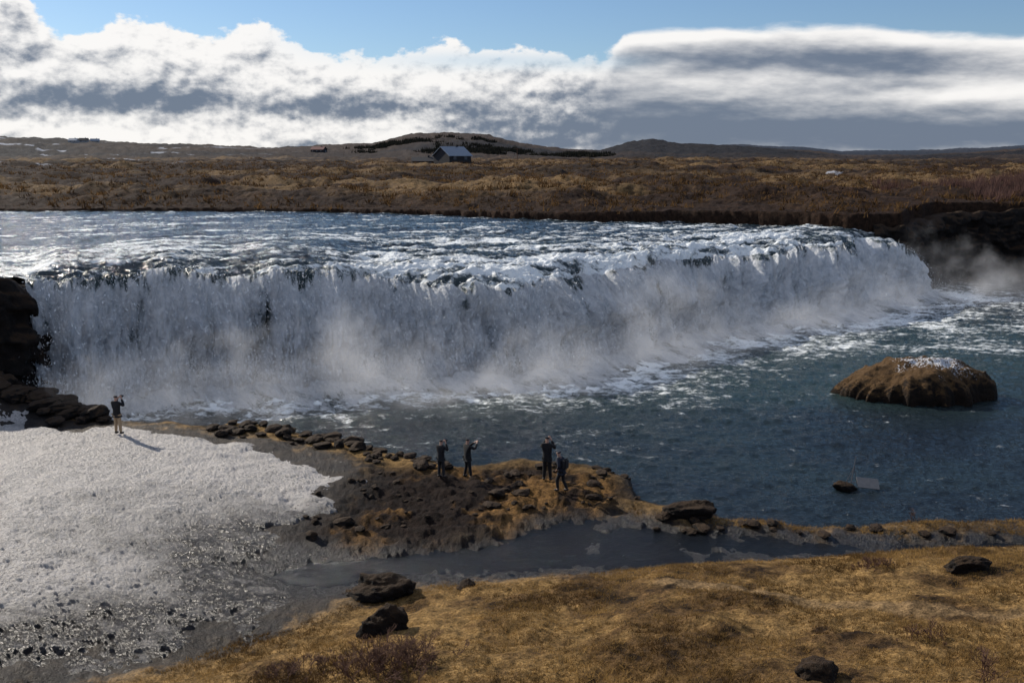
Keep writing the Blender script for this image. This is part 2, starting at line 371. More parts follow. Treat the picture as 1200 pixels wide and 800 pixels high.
dl = G(200, 722, 1.4); dirt = dirt+1.35*np.exp(-(((X-dl[0])/9.0)**2+((Y-dl[1]-.45*(X-dl[0]))/2.9)**2))
dirt = np.clip(dirt+.34*fbm(X*.25, Y*.4, 5, 4, .6)-.10, 0, .97)
f = gridfaces(len(pr), len(pc), keep=sN > -.5)
V, f, dirt = compact(np.stack([X, Y, Zs], -1), f, dirt)
tag(np_mesh('snow', V, f, M_snow, {'dirt': dirt}), 'bumpy old snow field on the near left bank, grey and dirty towards its lower edge', 'snow', kind='structure')

# ---------------------------------------------------------------- river + fall
NC = 1060
s = np.concatenate([np.linspace(-500, 40, 190)[:-1], np.linspace(40, SE, NC)])
nc = len(s)
L = curve(sL, LLw, s); Ff = curve(sF, Fw, s); B = curve(sB, Bw, np.clip(s, 45, SE))
seg = np.concatenate([[0], np.cumsum(np.hypot(np.diff(L[:, 0]), np.diff(L[:, 1])))])
seg = seg-np.interp(45, s, seg); Sx = seg
out_ = B-L[:, :2]; nrm = np.tile(np.array([[.50, -.866]]), (nc, 1))
out_ = out_+nrm*0.8
ln = np.sum(out_*nrm, 1); out_ = out_+nrm*np.maximum(0, 2.8-ln)[:, None]
endk = sm(30, 70, s)*sm(SE, 1020, s)
lob = (fbs(Sx*.13, Sx*0+2, 3, 3, .5)*1.5+fbs(Sx*.8, Sx*0+5, 4, 1, .65)*.45)*endk
midk = sm(380, 500, s)*sm(1010, 900, s)
dipk = (.95+.15*midk)*endk
boost = (.50+.45*midk+.20*fbs(Sx*.16, Sx*0+7, 3, 0))*endk
rowsV = []; rowsF = []
wu = np.linspace(1, 0, 280)**1.8
for w in wu:
    x = L[:, 0]*(1-w)+Ff[:, 0]*w; y = L[:, 1]*(1-w)+(Ff[:, 1]+2.5)*w
    z = L[:, 2]+(Ff[:, 2]-L[:, 2])*(w**.7)
    rowsV.append(np.stack([x, y, z], -1)); rowsF.append(np.full(nc, w))
nu = len(wu)
U = np.array(rowsV); W = np.array(rowsF)
dist = W*np.hypot(Ff[:, 0]-L[:, 0], Ff[:, 1]-L[:, 1])[None, :]
sh_ = lob[None, :]*np.exp(-dist/2.5)
U[..., 0] += nrm[:, 0]*sh_; U[..., 1] += nrm[:, 1]*sh_
x, y = U[..., 0], U[..., 1]
a_ = x*.87+y*.5; b_ = -x*.5+y*.87
w1 = fbm(a_*.16, b_*.34, 4, 0, .55); w2 = fbm(a_*.6, b_*1.3, 4, 1, .6); w3 = fbm(a_*1.7, b_*3.2, 4, 2, .6); w4 = fbm(a_*.35, b_*.6, 4, 3, .6)
nearlip = np.exp(-dist/7.0)
mid = midk[None, :]
turb = .38+nearlip*.30+mid*.42*np.exp(-dist/18)
U[..., 2] += (w1*.20+w2*.22+w3*.13)*turb+w4*.16*np.exp(-(dist/6)**2)*(.4+.6*mid)*endk[None, :]
step = fbs(a_*.06, b_*0+1, 3, 4)*3
for d0_, h0 in ((4.5, .20), (9.5, .24), (16, .24), (25, .2)):
    U[..., 2] += h0*(sm(d0_-.7, d0_+.6, dist+step)-1)*(.25+.75*mid)*.8
U[..., 2] += boost[None, :]*np.exp(-(dist/16)**2)-dipk[None, :]*np.exp(-dist/2.0)*.85
ridge = 1-np.abs(fbm(a_*.14+5, b_*.42, 4, 4, .55))*2.2
streak = 1-np.abs(fbs(a_*.05+2, b_*.28, 4, 2, .6))*2.6
stepf = 0
for d0_ in (4.5, 9.5, 16, 25): stepf = stepf+np.exp(-((dist+step-d0_+.6)/1.1)**2)
foamGlintU = .07+.36*sm(.2, .9, ridge)*(.34+.65*turb)+.32*sm(.35, .95, streak)*(1-.3*sm(35, 70, dist))+w2*.24+.38*nearlip*(.6+mid*.3)+.12*mid*np.exp(-dist/18)+.18*w1+.28*stepf*(.45+.55*mid)  # foam streaks, raised further to paint in sun sparkle
leftk = sm(340, 200, s)[None, :]
foamGlintU += .22*leftk*np.exp(-((dist-8)/6)**2)-.08*leftk*np.exp(-(dist/2.0)**2)
tealU = np.clip(.35+.5*w1+.5*nearlip, 0, 1)
TT = np.linspace(0, 1, 230)[1:]
FV = []; FF = []
lipz = U[-1, :, 2]
def face(t):
    Tm = t*7
    led = fbm(Sx*.22, np.full(nc, t*1.1), 3, 3)*.8
    clump = fbm(Sx*.5+led*.3, np.full(nc, t*2.2+1), 4, 0, .55)
    st1 = fbs(Sx*1.0+led*.5, np.full(nc, Tm*.12+3), 4, 1, .55); st2 = 1-np.abs(fbs(Sx*1.7+led, np.full(nc, Tm*.35), 4, 4, .6))*2; st3 = fbm(Sx*5, np.full(nc, Tm*2.2), 4, 5, .6)
    return led, clump, st1, st2, st3
ledge = np.clip(fbs(Sx*.11, Sx*0+4, 3, 5)*1.3+.25, 0, 1)*(.35+.65*midk)*endk
for t in TT:
    q_ = t**.60; zf = 1-q_**2
    led, clump, st1, st2, st3 = face(t)
    kick = ledge*1.3*math.exp(-((t-.45)/.22)**2)
    disp = lob*(1-t*.6)+kick+(led*.8*min(1, 2*t)+clump*1.1*math.sin(math.pi*min(1, t*1.1))+(st1*.55+st2*.26)*min(1, .35+1.2*t)+st3*.10)*min(1, 1.5*t+.05)
    p = L[:, :2]+out_*q_+nrm*disp[:, None]
    z = lipz*zf-.1*q_+st3*.08+clump*.15*min(1, 4*t)*(1-t)
    FV.append(np.column_stack([p, z]))
    glass = np.clip(np.exp(-((s-1010)/45)**2)+.40*sm(330, 230, s)*sm(30, 60, s)+.05+.55*fbs(Sx*.3, Sx*0+9, 3, 2), 0, 1.2)
    fo = .46+.58*sm(0.0, .12+.30*glass, t+st2*.08+clump*.10)-.55*glass*np.exp(-(t/.17)**2)+.20*st2*(1-t*.5)+.32*st1+.46*clump*(1-t*.6)
    fo = np.maximum(fo, sm(.70, 1.0, t)*1.1)
    FF.append(fo)
AP = np.linspace(0, 1, 60)[1:]
led, clump, st1, st2, st3 = face(1.0)
disp = lob*.4+(led*.8+st1*.55+st2*.28+st3*.10)
for a in AP:
    dd = a*7
    base = L[:, :2]+out_+nrm*dd
    n_ = fbm(base[:, 0]*.7, base[:, 1]*.7, 5, 2, .62)
    blend = min(1, a*8)
    p = base+nrm*disp[:, None]
    z = -.1*(1-blend)+blend*(.75*math.exp(-dd/2.0)+n_*.42*math.exp(-dd/3.0)+.05-.24*a)
    FV.append(np.column_stack([p, z])); FF.append(1.05-.95*a**1.1+.45*n_)
FV = np.array(FV); FF = np.array(FF)
V = U.reshape(-1, 3)
tag(np_mesh('river', V, gridfaces(nu, nc), M_river, {'foam': foamGlintU.ravel(), 'teal': tealU.ravel()}), 'wide rippled river flowing towards the lip of the waterfall', 'river', kind='structure')
i0 = int(np.argmin(np.abs(s-38)))
FVv = np.concatenate([U[-2:-1], U[-1:], FV])[:, i0:]; FFf = np.concatenate([foamGlintU[-2:-1], foamGlintU[-1:], FF])[:, i0:]
FVv[0, :, 2] -= .02
n_r, n_c = FVv.shape[:2]
dl = np.concatenate([np.zeros((1, n_c)), np.cumsum(np.linalg.norm(np.diff(FVv, axis=0), axis=2), 0)])
dl = dl.mean(1)[:, None]+np.zeros((1, n_c))
uv = np.stack([np.tile(Sx[i0:], (n_r, 1)), dl*.8], -1).reshape(-1, 2)
tag(np_mesh('waterfall', FVv.reshape(-1, 3), gridfaces(n_r, n_c), M_fall, {'foam': FFf.ravel()}, uv=uv), 'wide white curtain of water falling over the rock ledge into the pool', 'waterfall', kind='structure')

# ---------------------------------------------------------------- pool
pc = np.concatenate([np.linspace(-500, -20, 60)[:-1], np.arange(-20, 1220, 1.5), np.linspace(1220, 2600, 80)])
pr = np.concatenate([np.arange(318, 400, .6), np.arange(400, 640, 1.0)])
PR, PC = np.meshgrid(pr, pc, indexing='ij')
X, Y = G(PC.ravel(), PR.ravel(), 0.0)
Bp = [tuple(p) for p in (L[i0::30, :2]+out_[i0::30])]
dB = segdist(X, Y, Bp, closed=False)
wv = fbm(X*.45+Y*.1, Y*.75, 3, 0)*.045+fbm(X*1.6, Y*2.6, 3, 1)*.042+fbm(X*4.5, Y*6, 3, 2)*.018
amp = 1+2.0*np.exp(-dB/8)
def blob(px, py, sx, sy, a):
    c = G(px, py); return a*np.exp(-(((X-c[0])/sx)**2+((Y-c[1])/sy)**2))
str_ = 1-np.abs(fbm(X*.12+Y*.05, Y*.30, 4, 4, .55))*2.4
swl = 1-np.abs(fbm(X*.25+3, Y*.35, 4, 2, .6))*2.2
foam = .56*np.exp(-(dB/5.0)**2)+.32*np.exp(-dB/14)+blob(720, 443, 9, 4.5, .30)+blob(620, 440, 6, 5, .24)+blob(1120, 385, 18, 6, .32)+blob(930, 405, 10, 3.5, .25)+blob(1180, 410, 9, 3, .24)+blob(1130, 345, 12, 12, .38)+blob(840, 470, 8, 2.5, .12)
foam = foam+.14*sm(.3, .9, str_)-.08+.24*swl*np.exp(-dB/22)
teal = np.clip(blob(800, 430, 24, 12, .95)+blob(1100, 400, 26, 12, 1.0)+.6*np.exp(-dB/12)+.25*fbm(X*.1, Y*.2, 3, 3), 0, 1)
tag(np_mesh('pool', np.stack([X, Y, wv*amp], -1), gridfaces(len(pr), len(pc)), M_pool, {'foam': foam, 'teal': teal}), 'choppy dark blue pool below the waterfall', 'pool', kind='structure')
sx_ = np.linspace(-14, 42, 420); sy_ = np.linspace(26, 39, 130)
SY, SX = np.meshgrid(sy_, sx_, indexing='ij'); X = SX.ravel(); Y = SY.ravel()
sd = segdist(X, Y, STR)
f = gridfaces(130, 420, keep=sd > -1.2)
V, f = compact(np.stack([X, Y, .170+fbm(X*2, Y*3, 3, 1)*.010], -1), f)
tag(np_mesh('stream', V, f, M_stream, {'foam': np.zeros(len(V))-1.2, 'teal': np.zeros(len(V))}), 'shallow dark stream in wet mud between the rocks and the grass bank', 'stream', kind='structure')

# ---------------------------------------------------------------- cliffs
def cliff(name, line, ztop, zbase, amp, label, nS=500, nT=90, seed=0, flare=2.2):
    P = np.array(line, float); d = np.concatenate([[0], np.cumsum(np.hypot(*np.diff(P, axis=0).T))])
    S = np.linspace(0, d[-1], nS); cx = np.interp(S, d, P[:, 0]); cy = np.interp(S, d, P[:, 1])
    tx = np.gradient(cx); ty = np.gradient(cy); l = np.hypot(tx, ty); nx, ny = ty/l, -tx/l
    k = np.hanning(31); k /= k.sum()
    nx = np.convolve(np.pad(nx, 15, 'edge'), k, 'valid'); ny = np.convolve(np.pad(ny, 15, 'edge'), k, 'valid')
    zt = np.interp(S, np.linspace(0, d[-1], len(ztop)), ztop)+fbm(S*.3, S*0, 3, 1)*.4; rows = []
    tb = np.linspace(-.35, 1, nT)
    for t in tb:
        if t < 0:
            off = t*7-.5; z = zt+.1+t*.6+fbm(cx*.7+t, cy*.7, 3, 2)*.15
            dsp = 0
        else:
            z = zt+.1+(zbase-zt)*t
            zz = (zt-z)
            blk = np.floor(zz*1.1+vn(S*.5, S*0, 2)*.8)
            dsp = amp*(fbm(S*.45+blk*.9, zz*.25, 4, 1+seed, .6)+.4*np.abs(fbm(S*1.6+blk*2.1, zz*.9, 3, 3)))*min(1, t*8)
            off = flare*t**1.5
            off += -.5*math.exp(-t*12)
        rows.append(np.stack([cx+nx*(off+dsp), cy+ny*(off+dsp), z+np.zeros(nS)], -1))
    V = np.array(rows).reshape(-1, 3)
    o = np_mesh(name, V, gridfaces(nT, nS), M_cliff, smooth=True)
    tag(o, label, 'cliff', kind='structure'); return o
cliff('cliff', [(38.2, 99.5), (41.5, 98.8), (45, 104), (50, 108.5), G(1200, 327), G(1300, 326), (90, 108), (130, 104), (260, 100)], [6.6, 8.2, 9.4, 9.6, 9.4, 9.2, 9.1, 9.0], -.8, .8, 'dark rock cliff to the right of the waterfall', nS=900)
cliff('cliff', [(-90, 42.5), (-45, 45), (-31.5, 47.8), (-28.3, 49.0), (-27.0, 50.8), (-27.0, 53.5), (-27.8, 57.5)], [7.9, 7.9, 7.8, 7.6, 7.4, 7.6, 7.1], 0.2, .75, 'dark rock outcrop at the left end of the waterfall', nS=460, seed=2, flare=.7)

# ---------------------------------------------------------------- triangles scatter
def blades(name, P, h, w, lean, mat, per, seed, kindtag):
    r = np.random.default_rng(seed); n = len(P)*per
    Pb = np.repeat(P, per, 0); hh = np.repeat(h, per)*r.uniform(.5, 1.15, n); ww = np.repeat(w, per)
    Pb = Pb+np.column_stack([r.normal(0, 1, (n, 2))*ww[:, None]*3, np.zeros(n)])
    az = r.uniform(0, 2*np.pi, n); ln_ = r.uniform(.1, 1, n)*lean*hh
    tip = Pb+np.column_stack([np.cos(az)*ln_, np.sin(az)*ln_, hh])
    a2 = r.uniform(0, np.pi, n); dx = np.column_stack([np.cos(a2), np.sin(a2), np.zeros(n)])*ww[:, None]
    V = np.stack([Pb-dx, Pb+dx, tip], 1).reshape(-1, 3)
    V[0::3, 2] -= .03; V[1::3, 2] -= .03
    rn = np.repeat(np.clip(r.normal(.44, .20, n)+np.repeat(fbm(P[:, 0]*.5, P[:, 1]*.5, 4, 1, .6), per)*.50, 0, 1), 3)
    o = np_mesh(name, V, np.arange(n*3).reshape(-1, 3), mat, {'rnd': rn}, smooth=False)
    return tag(o, *kindtag, kind='stuff')
r = np.random.default_rng(5)
n = 120000; X = r.uniform(-24, 26, n); Y = r.uniform(13, 38, n); Z, q = H(X, Y, True)
dens = fbm(X*.5, Y*.5, 4, 4, .6)
kk = ((q['sS'] < -.5+.6*dens) | ((q['sS'] < .3) & (Z > .45))) & (q['sN'] < -.5+dens) & (q['sPen'] < 0) & (q['sw'] < -.3) & (dens > -.45+r.uniform(-.4, .4, n)) & (np.abs(X) < Y*.62+2) & (segdist(X, Y, PATH, closed=False) > r.uniform(.2, .5, n))
P = np.column_stack([X, Y, Z])[kk]; hgt = .030+.075*np.clip(dens[kk]+.4, 0, 1.2)
blades('dry_grass', P, hgt, np.full(len(P), .011), 1.9, M_grass, 5, 1, ('short dry golden brown grass covering the near bank', 'grass'))
n = 60000; Rr = np.sqrt(r.uniform(105**2, 420**2, n)); Aa = r.uniform(-.62, .62, n); X = Rr*np.sin(Aa); Y = Rr*np.cos(Aa); Z, q = H(X, Y, True)
dens = fbm(X*.08, Y*.12, 4, 4, .6)
kk = (q['dp'] > 1.0) & (q['kP'] > .95) & (dens > -.2+r.uniform(-.3, .3, n)) & (r.uniform(0, 1, n) < 1.1-Rr/520)
P = np.column_stack([X, Y, Z])[kk]
blades('heath', P, r.uniform(.25, .85, len(P)), r.uniform(.05, .12, len(P)), 1.2, M_heath, 6, 2, ('low brown heath and tussocks covering the far moor', 'heath'))
n = 5000; X = r.uniform(58, 120, n); Y = r.uniform(113, 165, n); Z, q = H(X, Y, True)
kk = (fbm(X*.06, Y*.06, 3, 2) > -.3) & (X/Y > .41+.1*fbm(X*.1, Y*.1, 2, 1))
P = np.column_stack([X, Y, Z])[kk]
blades('birch_scrub', P, r.uniform(.8, 2.0, len(P)), np.full(len(P), .035), .6, M_pink, 12, 3, ('leafless greyish pink scrub on top of the right cliff', 'scrub'))

# ---------------------------------------------------------------- rocks
P1 = place_land(139, 511, .9); P2 = place_land(517, 560, .2); P3 = place_land(548, 560, .2); P4 = place_land(641, 563, .2); P5 = place_land(658, 576, .2)
PEOPLE = [P1, P2, P3, P4, P5]
def clear(p, rad):
    for a in PEOPLE:
        if abs(p.x-a.x) < .50+rad and -2.4-rad < p.y-a.y < .6+rad: return False
    return True
def rock_mesh(name, seed, sub=4, flat=.6, mat=M_rock, npl=11):
    bm = bmesh.new(); bmesh.ops.create_icosphere(bm, subdivisions=sub, radius=1)
    rs = random.Random(seed); o = Vector((rs.uniform(-50, 50), rs.uniform(-50, 50), rs.uniform(-50, 50)))
    planes = [(Vector((rs.gauss(0, 1), rs.gauss(0, 1), rs.gauss(0, 1))).normalized(), rs.uniform(.62, .92)) for _ in range(npl)]
    for v in bm.verts:
        p = v.co.copy()
        for nn_, dd in planes:
            e = p.dot(nn_)-dd
            if e > 0: p -= nn_*e*.92
        f = 1+.20*mnoise.fractal(p*1.6+o, .8, 2.1, 5)
        p *= f; p.z *= flat
        v.co = p
    me = bpy.data.meshes.new(name); bm.to_mesh(me); bm.free()
    me.polygons.foreach_set('use_smooth', [sub > 3]*len(me.polygons)); me.materials.append(mat)
    return me
RM = [rock_mesh('boulder', i, 3, random.uniform(.5, .8)) for i in range(10)]
def rock(loc, size, label, group=None, me=None, sink=.25, stretch=None, name='boulder'):
    o = bpy.data.objects.new(name, me or random.choice(RM)); C.objects.link(o)
    st_ = stretch or (random.uniform(.8, 1.35), random.uniform(.75, 1.1), random.uniform(.7, 1.0))
    o.scale = [size*k for k in st_]; o.rotation_euler = (random.uniform(-.15, .15), random.uniform(-.15, .15), random.uniform(0, 6.28) if not stretch else 0)
    o.location = Vector(loc)+Vector((0, 0, size*.5-size*sink*1.6)); tag(o, label, 'boulder', group); return o
def along(pts, n, jx, jy, smin, smax, label, group, sink=.25, lift=0):
    pts = np.array(pts, float); d = np.concatenate([[0], np.cumsum(np.hypot(*np.diff(pts, axis=0).T))])
    for i in range(n):
        s_ = (i+random.random())/n*d[-1]; px = np.interp(s_, d, pts[:, 0])+random.gauss(0, jx); py = np.interp(s_, d, pts[:, 1])+random.gauss(0, jy)
        p = place_land(px, py); sz = random.uniform(smin, smax)*random.choice((.55, .8, 1))
        p.z += lift
        if clear(p, sz): rock(p, sz, label, group, sink=sink)
along([(250,506),(300,502),(350,507),(400,517),(440,529),(480,536),(520,547)], 95, 7, 5, .18, .46, 'dark boulder in the row along the shore edge between the snow and the standing people', 'boulders along the near shore', sink=.15)
along([(-20,452),(40,468),(80,480),(112,490)], 48, 9, 9, .35, .85, 'dark boulder in the rubble at the foot of the left rock outcrop', 'boulders below the left outcrop', sink=.12)
for i in range(62):
    px = random.uniform(355, 650); py = 550+random.uniform(0, 82)*(1-(px-350)/700)
    p = place_land(px, py); sz = .08+.28*random.random()**2.2
    if clear(p, sz): rock(p, sz, 'dark angular stone scattered on the brown rocky ground in front of the people', 'stones scattered on the peninsula', sink=.22)
for i in range(46):
    px = random.uniform(590, 752); py = random.uniform(542, 592)
    p = place_land(px, py); sz = .08+.28*random.random()**2
    if clear(p, sz): rock(p, sz, 'dark stone on the brown spit at the right of the people', 'stones on the spit', sink=.22)
for i in range(38):
    px = random.uniform(760, 1200); py = random.uniform(603, 628)
    p = place(px, py, 20, 120); rock(p, random.uniform(.10, .34), 'small dark stone on the thin strip between pool and stream', 'stones between pool and stream', sink=.2)
big = [rock_mesh('boulder', 50+i, 5, .7) for i in range(5)]
rock(place(447, 692), 1.0, 'large dark block leaning on the grass edge at lower left of centre', me=big[0], stretch=(1.05, .8, .85))
rock(place(450, 738), .75, 'dark upright block just below the large leaning block', me=big[1], stretch=(.9, .7, 1.25))
rock(place(1130, 668), .55, 'flat dark boulder on the grass at the right, past the stream', me=big[2], stretch=(1.3, .8, .8), sink=.15)
rock(place(958, 797), .5, 'dark pointed boulder at the bottom edge of the grass bank', me=big[3], stretch=(1.1, .8, 1.1))
rock(place(806, 603), .8, 'low brown rock hump at the pool edge right of the spit', me=rock_mesh('boulder', 77, 5, .5, M_rock, 4), stretch=(1.35, .8, 1.2))
rock(place(545, 688), .3, 'small dark stone alone at the top edge of the grass bank', me=big[4])

c = G(1070, 465)
bm = bmesh.new(); bmesh.ops.create_icosphere(bm, subdivisions=6, radius=1)
isl_me = bpy.data.meshes.new('rock_island'); bm.to_mesh(isl_me); bm.free()
isl_me.polygons.foreach_set('use_smooth', [True]*len(isl_me.polygons)); isl_me.materials.append(M_island)
co = np.empty(len(isl_me.vertices)*3); isl_me.vertices.foreach_get('co', co); co = co.reshape(-1, 3)
azi = np.arctan2(co[:, 1], co[:, 0]); rs_ = 1+.20*fbm(np.cos(azi)*2.2+3, np.sin(azi)*2.2, 5, 1, .6)
co[:, 0] *= rs_; co[:, 1] *= rs_
co[:, 2] = np.where(co[:, 2] > 0, np.abs(co[:, 2])**.8*2.35*(1-.40*sm(.2, -.9, co[:, 0])), co[:, 2]*1.0)+fbm(co[:, 0]*2.4, co[:, 1]*2.4, 6, 2, .66)*.34
co[:, 0] *= 4.4; co[:, 1] *= 2.9
isl_me.vertices.foreach_set('co', co.ravel()); isl_me.update()
sc_ = np.exp(-(((co[:, 0]-1.4)/2.3)**2+((co[:, 1]+.2)/1.6)**2))*sm(.9, 1.7, co[:, 2])*.55+.25*fbm(co[:, 0]*1.2, co[:, 1]*1.2, 4, 1)*sm(1, 1.8, co[:, 2])
at = isl_me.attributes.new('snowcap', 'FLOAT', 'POINT'); at.data.foreach_set('value', (np.clip(sc_, -.4, .9)-.35*sm(.15, .0, sc_)).astype(np.float32))
isl = bpy.data.objects.new('rock_island', isl_me); C.objects.link(isl); isl.location = (c[0], c[1]+.8, -.15)
tag(isl, 'rounded brown rock island in the pool with traces of snow on top', 'rock')

# ---------------------------------------------------------------- tubes
def tube_mesh(name, segs, mat, parent=None, sides=5):
    V = []; F = []
    for (p, q2, r0, r1) in segs:
        p = Vector(p); q2 = Vector(q2); d = (q2-p)
        if d.length < 1e-5: continue
        d.normalize(); a = d.orthogonal().normalized(); b = d.cross(a); k = len(V)
        for (c_, r_) in ((p, r0), (q2, r1)):
            for i in range(sides):
                t = 6.28318*i/sides; V.append(c_+a*math.cos(t)*r_+b*math.sin(t)*r_)
        for i in range(sides): F.append((k+i, k+(i+1) % sides, k+sides+(i+1) % sides, k+sides+i))
        F.append(tuple(k+i for i in range(sides))[::-1]); F.append(tuple(k+sides+i for i in range(sides)))
    me = bpy.data.meshes.new(name); me.from_pydata(V, [], F); me.materials.append(mat)
    return link(bpy.data.objects.new(name, me), parent)
def shrub(loc, H_, Wd, n, label, rad=.008):
    segs = []
    def grow(p, d, l, r_, depth):
        q2 = p+d*l; segs.append((p, q2, r_, r_*.7))
        if depth == 0: return
        for _ in range(random.choice((2, 3, 3))):
            dd = (d+Vector((random.gauss(0, .45), random.gauss(0, .45), random.gauss(.08, .3)))).normalized()
            grow(p+d*l*random.uniform(.5, 1), dd, l*random.uniform(.6, .85), max(r_*.72, .0035), depth-1)
    for i in range(n):
        x, y = random.gauss(0, Wd*.40), random.gauss(0, Wd*.25); w = Vector(loc)+Vector((x, y, 0))
        z = float(H(np.array([w.x]), np.array([w.y]))[0]); hs = H_*math.exp(-(x/Wd)**2)*random.uniform(.6, 1.1)
        grow(Vector((x, y, z-loc[2]-.03)), Vector((random.gauss(0, .35)+x*.2, random.gauss(0, .35), 1)).normalized(), hs*.34, rad, 4)
    o = tube_mesh('shrub', segs, M_twig, None, 3); o.location = loc; tag(o, label, 'shrub'); return o
shrub(place(455, 783), 1.0, 1.7, 95, 'dense reddish brown leafless shrub at the bottom edge left of centre', .010)
shrub(place(345, 792), .65, 1.1, 38, 'low brown leafless shrub left of the dense reddish one', .008)
shrub(place(1085, 750), .55, .6, 16, 'small leafless shrub on the grass bank at the right', .008)
shrub(place(1150, 798), .95, .4, 8, 'sparse upright bare twigs at the bottom right corner', .010)
shrub(place(1025, 664), .45, 1.0, 34, 'low dark leafless shrub beside the stream at the right', .009)
shrub(place(1070, 612), .8, .25, 4, 'thin bare twigs on the strip at the pool edge', .010)

# ---------------------------------------------------------------- water gauge
M_metal = simple('weathered_metal', (.22, .22, .23), .5, .2, metal=.6); M_wood = simple('weathered_board', (.20, .19, .18), .6, .3)
c = G(990, 572); rk = rock((c[0], c[1], 0.0), .45, 'small brown rock in the pool carrying a thin mast', me=rock_mesh('boulder', 33, 4, .7, M_rock), stretch=(1.15, .8, .9), sink=.2)
gz = bpy.data.objects.new('water_gauge', None); C.objects.link(gz); gz.location = (c[0], c[1], .35)
tag(gz, 'thin metal mast with a low grey board on the small rock in the pool', 'water gauge')
tube_mesh('mast', [((.25, 0, -.1), (.38, 0, 1.1), .028, .02), ((.1, .15, -.1), (.33, 0, .6), .016, .016), ((.50, -.1, -.2), (.34, 0, .6), .016, .016)], M_metal, gz)
def boxm(name, c0, dims, mat, parent=None, rot=None, bev=0.0):
    bm = bmesh.new(); bmesh.ops.create_cube(bm, size=1)
    for v in bm.verts: v.co = Vector((v.co.x*dims[0], v.co.y*dims[1], v.co.z*dims[2]))
    if bev: bmesh.ops.bevel(bm, geom=list(bm.edges), offset=bev, segments=2, affect='EDGES')
    if rot: bmesh.ops.transform(bm, matrix=rot, verts=bm.verts)
    for v in bm.verts: v.co += Vector(c0)
    me = bpy.data.meshes.new(name); bm.to_mesh(me); bm.free(); me.materials.append(mat)
    return link(bpy.data.objects.new(name, me), parent)
boxm('board', (.98, 0, -.12), (.95, .5, .05), M_wood, gz, Matrix.Rotation(.12, 3, 'Y').to_4x4() @ Matrix.Rotation(.75, 3, 'X').to_4x4())
tube_mesh('arm', [((.2, 0, -.05), (.75, 0, -.1), .02, .02)], M_metal, gz)

# ---------------------------------------------------------------- buildings
M_roof = simple('blue_grey_roof', (.16, .20, .26), .5, .1); M_wall = simple('dark_wall', (.012, .012, .016), .8, .2); M_whitewall = simple('pale_wall', (.30, .30, .31), .8, .1)
M_glass = simple('window_glass', (.06, .08, .1), .1, .1); M_red = simple('red_roof', (.12, .035, .03), .7, .1)
def house(px, D, w, dp, he, hr, rz, roofm, wallm, label, group=None, dz=0):
    x = (px-600)/FP*D*ct; y = D; z = float(H(np.array([x]), np.array([y]))[0])+dz
    e = bpy.data.objects.new('house', None); C.objects.link(e); e.location = (x, y, z); e.rotation_euler = (0, 0, rz); tag(e, label, 'house', group)
    V = [(-w/2, -dp/2, -2), (w/2, -dp/2, -2), (w/2, dp/2, -2), (-w/2, dp/2, -2), (-w/2, -dp/2, he), (w/2, -dp/2, he), (w/2, dp/2, he), (-w/2, dp/2, he), (-w/2, 0, hr-.1), (w/2, 0, hr-.1)]
    Fq = [(0, 1, 5, 4), (2, 3, 7, 6), (1, 2, 6, 9, 5), (3, 0, 4, 8, 7)]
    me = bpy.data.meshes.new('wall'); me.from_pydata(V, [], Fq); me.materials.append(wallm); link(bpy.data.objects.new('wall', me), e)
    o = .45; k = (hr-he)/(dp/2)
    Vr = []
    for xx in (-w/2-o, w/2+o): Vr += [(xx, -dp/2-o, he-o*k), (xx, 0, hr), (xx, dp/2+o, he-o*k), (xx, -dp/2-o, he-o*k+.2), (xx, 0, hr+.22), (xx, dp/2+o, he-o*k+.2)]
    Fr = [(3, 4, 10, 9), (4, 5, 11, 10), (0, 6, 7, 1), (1, 7, 8, 2), (0, 1, 4, 3), (1, 2, 5, 4), (6, 9, 10, 7), (7, 10, 11, 8), (0, 3, 9, 6), (2, 8, 11, 5)]
    me = bpy.data.meshes.new('roof'); me.from_pydata(Vr, [], Fr); me.materials.append(roofm); rf = link(bpy.data.objects.new('roof', me), e)
    boxm('chimney', (w*.2, .1, hr+.3), (.7, .7, 1.0), wallm, rf)
    nw = max(2, int(w/4))
    for i in range(nw):
        boxm('window', (-w/2+(i+.5)*w/nw, -dp/2-.03, he*.55), (1.3, .1, 1.1), M_glass, e)
    boxm('door', (w/2+.03, dp*.15, 1.0), (.1, 1.0, 2.0), M_whitewall, e)
    return e
house(530, 330, 9.6, 8.6, 1.9, 4.7, .75, M_roof, M_wall, 'dark house with a blue grey gable roof on the moor left of the centre', dz=.7)
house(497, 338, 8, 6, 2.0, 3.2, .1, M_wall, M_wall, 'low dark shed just left of the house with the blue grey roof', dz=.5)
house(374, 900, 13, 8, 3, 5.5, -.3, M_red, M_wall, 'small distant farmhouse with a reddish roof left of the dark house')
for i, (px, lab) in enumerate([(88, 'tiny distant pale farm building, leftmost of the far left farm'), (100, 'tiny distant pale farm building in the middle of the far left farm'), (113, 'tiny distant pale farm building, rightmost of the far left farm')]):
    house(px, 1050+i*15, 9, 7, 2.6, 4.8, .2*i, M_wall if i == 1 else M_roof, M_whitewall, lab)
x = (606-600)/FP*330; z = float(H(np.array([x]), np.array([330.]))[0])
pz = bpy.data.objects.new('utility_pole', None); C.objects.link(pz); pz.location = (x, 330, z); tag(pz, 'thin dark wooden utility pole on the moor right of the dark house', 'pole')
tube_mesh('pole', [((0, 0, -.5), (0, 0, 5.2), .11, .08)], M_twig, pz); tube_mesh('crossbar', [((-.8, 0, 4.9), (.8, 0, 4.9), .06, .06)], M_twig, pz)
n = 5000; X = r.uniform(-170, 90, n); Y = r.uniform(800, 1150, n); Z = H(X, Y)
kk = fbm(X*.03, Y*.015, 4, 1, .6) > .12+r.uniform(-.15, .15, n)
